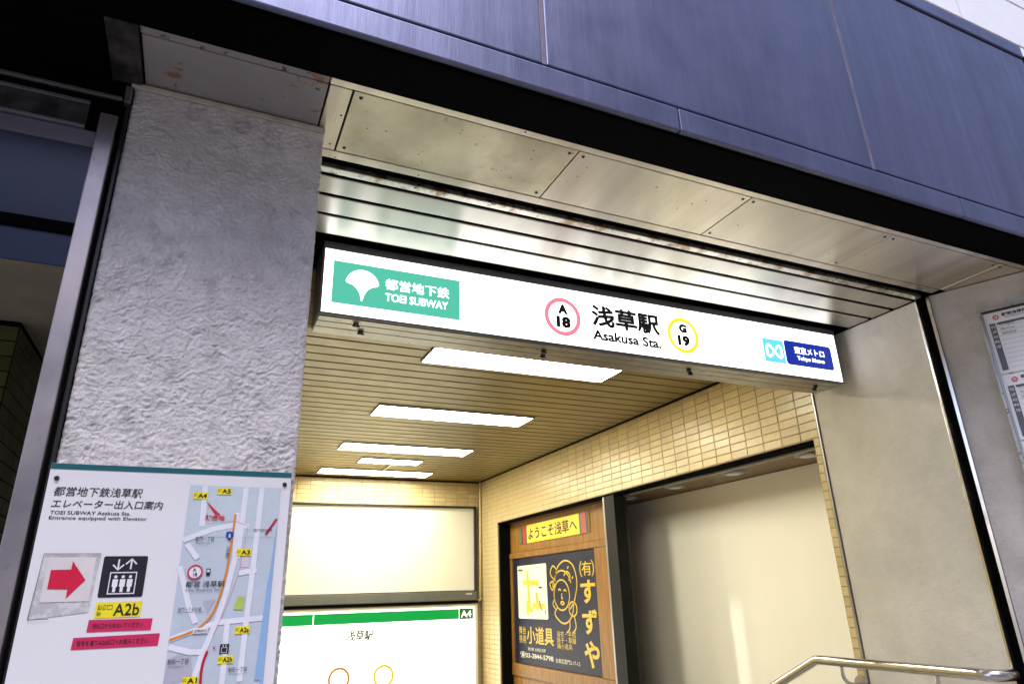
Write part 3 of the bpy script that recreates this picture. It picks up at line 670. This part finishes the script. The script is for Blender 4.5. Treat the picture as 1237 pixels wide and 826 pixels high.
# ================================================================== TIMETABLE CASE on the splayed wall
tc = thing('timetable_case', 'grey framed train timetable case on the angled wall at the right edge', 'timetable', (1.1, .45, .0))
s0, s1, zt, zb = .0600, .4300, .3745, -.12
splay_box('backing', 'plaque_grey', tc, s0 + .001, s1 - .001, zb, zt, .001, .012)
for q in ((s0, s1, zt - .0042, zt), (s0, s1, zb, zb + .005), (s0, s0 + .0032, zb + .005, zt - .0044), (s1 - .004, s1, zb + .005, zt - .0044)):
    splay_box('frame', 'plaque_grey', tc, q[0], q[1], q[2], q[3], .012, .022)
splay_box('inner_frame', 'frame_grey', tc, s0 + .0036, s0 + .0056, zb + .005, zt - .0046, .012, .017)
splay_box('inner_frame', 'frame_dark', tc, s0 + .0036, s1 - .004, zt - .0066, zt - .0046, .012, .0165)
for (za_, zb_) in ((.2755, .3675), (.1800, .2730), (.0850, .1775), (-.10, .0825)):
    pg = splay_box('timetable_sheet', 'white_print', tc, s0 + .0060, s1 - .006, za_, zb_, .012, .0130)
    h = .0138; dk = ink('print_grey', (85, 85, 95)); bk = ink('print_black', (35, 33, 38)); rdm = ink('print_red', (205, 60, 75)); pl = ink('print_pale_line', (150, 150, 165))
    ring('line_ring', F_SPLAY, .0800, zb_ - .0085, .0030, .0016, rdm, pg, h)
    text(F_SPLAY, 'A', .0790, .0810, zb_ - .0100, zb_ - .0070, bk, pg, h, .02)
    text(F_SPLAY, '都営浅草線', .0872, .1180, zb_ - .0085, zb_ - .0035, bk, pg, h, .03)
    text(F_SPLAY, 'Toei Asakusa Line', .0900, .1150, zb_ - .0115, zb_ - .0095, bk, pg, h)
    top = zb_ - .0165; hgt = top - za_ - .004
    for u in (.0698,):
        sheet('hour_column', F_SPLAY, rect(u, u + .0075, za_ + .004, top), dk, pg, h)
    for k in range(5):
        v = top - .0035 - k * .0075
        if v < za_ + .008: break
        text(F_SPLAY, ['平日', '土曜', '休日', '時刻', '方面'][k], u + .0012, u + .0062, v - .0045, v, 'white_print', pg, h + .0008, .01)
    sheet('column_band', F_SPLAY, rect(.0790, s1 - .012, top - .0035, top), dk, pg, h)
    for k in range(1, 11):
        v = top - hgt * k / 10.5
        stroke('row_line', F_SPLAY, [(.079, v), (s1 - .012, v)], .0004, pl, pg, h)
        if k in (1, 2, 3): text(F_SPLAY, ['押上・成田方面', '西馬込 Nishi-magome', '羽田空港方面'][k - 1], .0815, .0990, v + .0012, v + .0046, bk, pg, h)
for z in (.2213, .3673, .07):
    c0 = F_SPLAY.at(s0 + .0018, z, .022); MB().tube([c0, c0 + F_SPLAY.n * .002], [.0032, .0024], 10).obj('screw', M['inox_dull'], tc)

# ================================================================== ELEVATOR GUIDE BOARD on the pillar
eb = thing('elevator_guide', 'white elevator guide board with arrow and street map on the pillar', 'sign', (-.017, .543, -.2))
YB = .5410
bx('board', 'white_print', eb, -.0962, .0606, YB, .5440, -.22, .0928, c=.001)
FG = Frame(P(0, YB, 0), (1, 0, 0), (0, 0, 1))
H1, H2, H3, H4, H5 = .0006, .0012, .0018, .0024, .0030
sheet('teal_band', FG, rect(-.0960, .0604, .0888, .0926), ink('deep_teal', (18, 92, 98)), eb, H1)
kb = ink('board_black', (34, 32, 40)); ky = ink('board_yellow', (238, 222, 30)); kr = ink('board_red', (205, 22, 62)); kw = ink('board_white', (225, 225, 232))
text(FG, '都営地下鉄浅草駅', -.0915, -.0388, .0708, .0772, kb, eb, H1, .006, shear=.12)
text(FG, 'エレベーター出入口案内', -.0915, -.0248, .0630, .0688, kb, eb, H1, .006, shear=.12)
text(FG, 'TOEI SUBWAY Asakusa Sta.', -.0912, -.0440, .0588, .0612, kb, eb, H1, .008)
text(FG, 'Entrance equipped with Elevator', -.0912, -.0335, .0548, .0578, kb, eb, H1, .008)
for u, v in ((-.0915, .0826), (.0560, .0836), (-.0915, -.19), (.0560, -.19)):
    c0 = FG.at(u, v, 0); MB().tube([c0, c0 + FG.n * .003], [.0036, .0028], 10).obj('screw', M['frame_dark'], eb)
# worn tape patch and arrow sticker
tp = sheet('tape_patch', FG, [(-.0912, -.0061), (-.0589, -.0028), (-.0583, .012), (-.0572, .0336), (-.0740, .0338), (-.0896, .0337), (-.0904, .012)], mat('worn_tape', (.46, .45, .47), .5, stain_streak=[(70, .45, .6, (.66, .66, .68), .8), (160, .6, .7, (.25, .24, .25), .7)]), eb, H1)
sheet('sticker', FG, rect(-.0868, -.0596, .0040, .0314), mat('aged_sticker', (.66, .62, .62), .5, var=(40, .05)), tp, H2)
sheet('arrow', FG, [(-.0840, .0120), (-.0728, .0116), (-.0728, .0060), (-.0637, .0172), (-.0727, .0290), (-.0728, .0238), (-.0840, .0236)], kr, tp, H3)
stroke('patch_edge', FG, [[(-.0912, -.0061), (-.0904, .012), (-.0896, .0337), (-.0572, .0336)], [(-.0912, -.0061), (-.0800, -.0060)]], .0004, ink('edge_grey', (110, 108, 112)), tp, H4)
el = sheet('elevator_pictogram', FG, rrect(-.0552, -.0290, .0060, .0320, .0012), kb, eb, H1)
stroke('cabin', FG, [(-.0498, .0082), (-.0344, .0082), (-.0344, .0215), (-.0498, .0215)], .0009, kw, el, H2, True)
for cx_ in (-.0464, -.0421, -.0378):
    sheet('person_mark', FG, circle(cx_, .0188, .0010, 12), kw, el, H2)
    sheet('person_mark', FG, [(cx_ - .0016, .0125), (cx_ - .0009, .0125), (cx_ - .0009, .0092), (cx_ + .0009, .0092), (cx_ + .0009, .0125), (cx_ + .0016, .0125), (cx_ + .0016, .0173), (cx_ - .0016, .0173)], kw, el, H2)
stroke('up_down_arrow', FG, [[(-.0460, .0300), (-.0460, .0236)], [(-.0492, .0265), (-.0460, .0232), (-.0428, .0265)], [(-.0385, .0236), (-.0385, .0298)], [(-.0417, .0268), (-.0385, .0302), (-.0353, .0268)]], .0010, kw, el, H2)
yb = sheet('exit_label', FG, rect(-.0551, -.0285, -.0065, .0031), ky, eb, H1)
text(FG, 'A2b', -.0445, -.0295, -.0054, .0020, kb, yb, H2, .01)
text(FG, '出入口\nExit', -.0538, -.0495, -.0050, .0018, kb, yb, H2, .01); stroke('lift_mark', FG, [(-.0485, -.0012), (-.0455, -.0012), (-.0455, .0012), (-.0485, .0012)], .0004, kb, yb, H2, True)
rm = ink('tape_red', (200, 40, 90))
r1 = sheet('red_strip', FG, [(-.0579, -.0148), (-.0209, -.0150), (-.0207, -.0078), (-.0576, -.0074)], rm, eb, H1)
text(FG, '改札口からおはいりください', -.0550, -.0260, -.0128, -.0096, kb, r1, H2, .005)
r2 = sheet('red_strip', FG, [(-.0648, -.0248), (-.0153, -.0248), (-.0150, -.0172), (-.0645, -.0178)], rm, eb, H1)
text(FG, '信号を渡りA2b出口へお進みください', -.0622, -.0215, -.0228, -.0195, kb, r2, H2, .005)
# street map
mp = sheet('street_map', FG, rect(-.0090, .0535, -.19, .0808), ink('map_ground', (186, 198, 210)), eb, H1)
road = ink('map_road', (222, 224, 234)); riv = ink('map_river', (140, 175, 215)); blk2 = ink('map_block', (176, 176, 192))
sheet('map_block', FG, rect(-.0090, .0535, .0450, .0806), ink('map_pale', (190, 203, 212)), mp, H1 + .0003)
for i_, q in enumerate([[(.0290, .0806), (.0285, .05), (.0280, .03)], [(.0245, .0620), (.0265, .0300), (.0230, .0060), (.0190, -.012), (.0130, -.03), (.0090, -.048), (.0080, -.07)], [(-.0088, .0425), (.0090, .0500), (.0245, .0535), (.0340, .0525)], [(.0010, .0806), (.0020, .052)], [(-.0088, .0250), (-.0040, .012), (.0000, .000), (.0060, -.012)], [(-.0088, -.0215), (.0060, -.0165), (.0200, -.0120), (.0525, -.0100)], [(.0400, .0806), (.0395, .03), (.0385, -.012), (.038, -.05)], [(-.0088, -.026), (.005, -.030), (.014, -.0300)], [(.0300, .0200), (.0420, .0220)], [(.026, -.012), (.0270, -.04), (.027, -.06)], [(-.006, .0400), (.0020, .0300)]]): stroke('map_road', FG, q, .0036, road, mp, H2 + .00002 * (i_ + 1))
sheet('river', FG, [(.0525, -.19), (.0533, -.19), (.0533, .0560), (.0515, .03), (.0505, .002), (.0510, -.05)], riv, mp, H2 + .0003)
sheet('river', FG, [(.0475, -.05), (.0515, -.05), (.0520, .0300), (.0500, .0100)], riv, mp, H2 + .00035)
sheet('park', FG, [(.0290, -.0040), (.0355, -.0045), (.0358, .0040), (.0310, .0045)], ink('map_park', (175, 195, 95)), mp, H2 + .0003)
sheet('map_block', FG, [(-.0086, -.034), (-.002, -.031), (.006, -.033), (.008, -.045), (-.0086, -.05)], blk2, mp, H2 - .0002)
sheet('map_block', FG, [(.009, .002), (.0165, .003), (.013, -.0065)], blk2, mp, H2)
sheet('map_block', FG, [(.031, .031), (.036, .031), (.036, .024), (.031, .024)], ink('map_pinkish', (208, 196, 208)), mp, H2 - .0001)
stroke('orange_line', FG, smooth_path([(.0236, .0610), (.0229, .0395), (.0217, .0203), (.0190, .0035), (.0142, -.0091), (.0054, -.0167), (-.0089, -.0218)]), .0014, ink('line_orange', (215, 135, 35)), mp, H3)
for q in (smooth_path([(.0155, -.0297), (.0134, -.0389), (.0138, -.0520), (.0150, -.07)]), [(.0525, .0581), (.0457, .0465)]): stroke('red_line', FG, q, .0016, ink('line_red', (180, 20, 50)), mp, H3)
stroke('boundary_line', FG, [[(.0050, .0700), (.0045, .0540), (.0240, .0560), (.0330, .0530), (.0300, .0200), (.0250, .000), (.0180, -.020)]], .0003, ink('line_pink', (205, 150, 165)), mp, H2 + .0004)
sheet('here_pointer', FG, [(.0025, .0700), (.0100, .0600), (.0137, .0600)], ink('pointer_red', (205, 35, 50)), mp, H3)
text(FG, '現在地', .0035, .0165, .0560, .0600, ink('pointer_red2', (200, 50, 70)), mp, H3, .03)
for lb, u, v in (('A4', -.0014, .0734), ('A5', .0143, .0771), ('A3', .0320, .0342), ('A2a', .0366, -.0176), ('A2b', .0277, -.0358), ('A1', .0071, -.0473)):
    k = sheet('exit_label', FG, rect(u - .0049, u + .0049, v - .0024, v + .0024), ky, mp, H3)
    text(FG, lb, u - .0018, u + .0042, v - .0015, v + .0016, kb, k, H4, .02); text(FG, '出口', u - .0046, u - .0023, v - .0004, v + .0017, kb, k, H4)
sheet('route_shield', FG, [(.0215, .0423), (.0238, .0455), (.0236, .0482), (.0212, .0488), (.0188, .0482), (.0186, .0455)], ink('shield_blue', (40, 70, 160)), mp, H4)
text(FG, '6', .0205, .0219, .0443, .0474, kw, mp, H5, .03)
sheet('station_mark', FG, circle(.0015, .0211, .0044, 24), kw, mp, H3); ring('station_ring', FG, .0015, .0211, .0044, .0010, ink('ring_red', (195, 40, 60)), mp, H4)
text(FG, 'A\n18', .0000, .0030, .0185, .0238, kb, mp, H4, .02)
sheet('train_mark', FG, rrect(.0087, .0113, .0186, .0234, .0005), kb, mp, H3); sheet('train_window', FG, rect(.0092, .0108, .0210, .0226), kw, mp, H4)
text(FG, '都営 浅草駅', -.0035, .0215, .0112, .0152, kb, mp, H4, .01); text(FG, 'Toei Asakusa Sta.', -.0035, .0195, .0085, .0101, kb, mp, H4)
for s_, a, b_, c, d in (('雷門一丁目', -.0010, .0110, .0418, .0448), ('Kaminarimon 1', -.0005, .0095, .0402, .0412), ('雷門郵便局', .0370, .0500, .0490, .0506), ('雷門一丁目交番', -.0060, .0085, -.0040, -.0018), ('Kaminarimon 1-chome', -.0060, .0105, -.0052, -.0044), ('駒形一丁目', -.0080, .0045, -.0368, -.0335), ('Komagata 1', -.0070, .0020, -.0388, -.0378), ('駒形一丁目', .0300, .0420, -.0438, -.0408), ('Komagata 1', .0310, .0395, -.0456, -.0448)):
    text(FG, s_, a, b_, c, d, kb, mp, H4, 0)
k = sheet('street_plate', FG, rect(.0050, .0142, -.0185, -.0150), kw, mp, H4); text(FG, '浅草郵便局前', .0055, .0137, -.0178, -.0160, kb, k, H5)
text(FG, '江\n戸\n通\nり', .0200, .0222, .0300, .0385, kb, mp, H4, .01)
k = sheet('elevator_mark', FG, rect(.0232, .0290, -.0320, -.0260), kb, mp, H3)
stroke('cabin', FG, [(.0244, -.0312), (.0278, -.0312), (.0278, -.0282), (.0244, -.0282)], .0004, kw, k, H4, True)
stroke('up_down_arrow', FG, [[(.0252, -.0266), (.0252, -.0276)], [(.0270, -.0266), (.0270, -.0276)]], .0006, kw, k, H4)
stroke('map_symbol', FG, [[(.0185, -.0268), (.0205, -.0292)], [(.0205, -.0270), (.0190, -.0285)]], .0004, ink('ring_red', (195, 40, 60)), mp, H4)

# ================================================================== NEIGHBOURING SHOPFRONT (left edge)
sf = thing('shopfront', 'dark neighbouring shopfront with stainless post left of the pillar', 'shopfront', (-.2, .55, -.67))
bx('soffit', 'black', sf, -1.2, -.113, .4727, .80, .4205, .4265, c=0)
bx('post', 'inox_dull', sf, -.1142, -.1014, .5400, .5600, -.67, .3790, c=.002)
bx('post_black_strip', 'void', sf, -.1005, -.0982, .5470, .60, -.67, .4190, c=0)  # solid black strip between post and pillar
bx('post_flange', 'frame_dark', sf, -.0980, -.0953, .5440, .60, -.67, .4150, c=.001)
bx('head_rail', 'frame_grey', sf, -1.0, -.1010, .5370, .5400, .3930, .3962, c=.001)
bx('head_rail', 'frame_grey', sf, -1.0, -.1225, .5395, .5420, .3840, .3872, c=.001)
bx('head_backing', 'black', sf, -1.0, -.1005, .5425, .5560, .3600, .4150, c=0)
bx('head_panel', 'rust', sf, -1.0, -.1225, .5403, .5424, .3640, .3838, c=.001, label='soiled grey metal panel above the glass')
bx('head_rail', 'frame_grey', sf, -1.0, -.1225, .5385, .5424, .3605, .3632, c=.001)
bx('fixed_band', mat('dim_lilac_band', (.12, .115, .15), .45, var=(5, .1)), sf, -1.0, -.1143, .5420, .5450, .3455, .3600, c=0)
bx('transom_glass', 'plum', sf, -1.0, -.1143, .5430, .5445, .2752, .3450, c=0)
bx('transom_bar', 'black', sf, -1.0, -.1143, .5400, .5500, .2660, .2748, c=.001)
bx('lower_glass', 'plum', sf, -1.0, -.1143, .5430, .5445, .2392, .2655, c=0)
bx('inner_soffit', 'beige', sf, -1.2, -.098, .80, 2.3, .4205, .4265, c=0)
bx('inner_side', 'beige', sf, -.098, -.0955, .85, 2.3, -1.2, .42, c=0)
bx('rear_wall', 'beige', sf, -1.25, -.098, 2.3, 2.34, -1.2, .4265, c=0)
bx('shop_floor', 'floor', sf, -1.25, -.098, .545, 2.3, -.69, (.03 - CZ) / U, c=0)
bx('rear_door', 'frame_dark', sf, -.85, -.55, 2.285, 2.2995, -.66, .22)
col_ = thing('tiled_column', 'dark glossy green tiled column inside the neighbouring shopfront', 'column', (-.45, 1.5, -1.2))
bx('column_core', 'void', col_, -.3845, -.291, 1.192, 1.424, -1.2, .4195, c=0)
z = .400
while z > -.3:
    for k in range(2): tile(col_, P(-.291 - .0232 - k * .0463, 1.192, z), .0447, .0229, '-y', 'dark_tile')
    for k in range(5): tile(col_, P(-.291, 1.192 + .0232 + k * .0463, z), .0447, .0229, '+x', 'dark_tile')
    z -= .0245
low = []
while z > -.655:
    for k in range(2): low.append((P(-.291 - .0232 - k * .0463, 1.192, z), .0447, .0229))
    z -= .0245
tiles_stuff(col_, low, '-y', 'dark_tile')
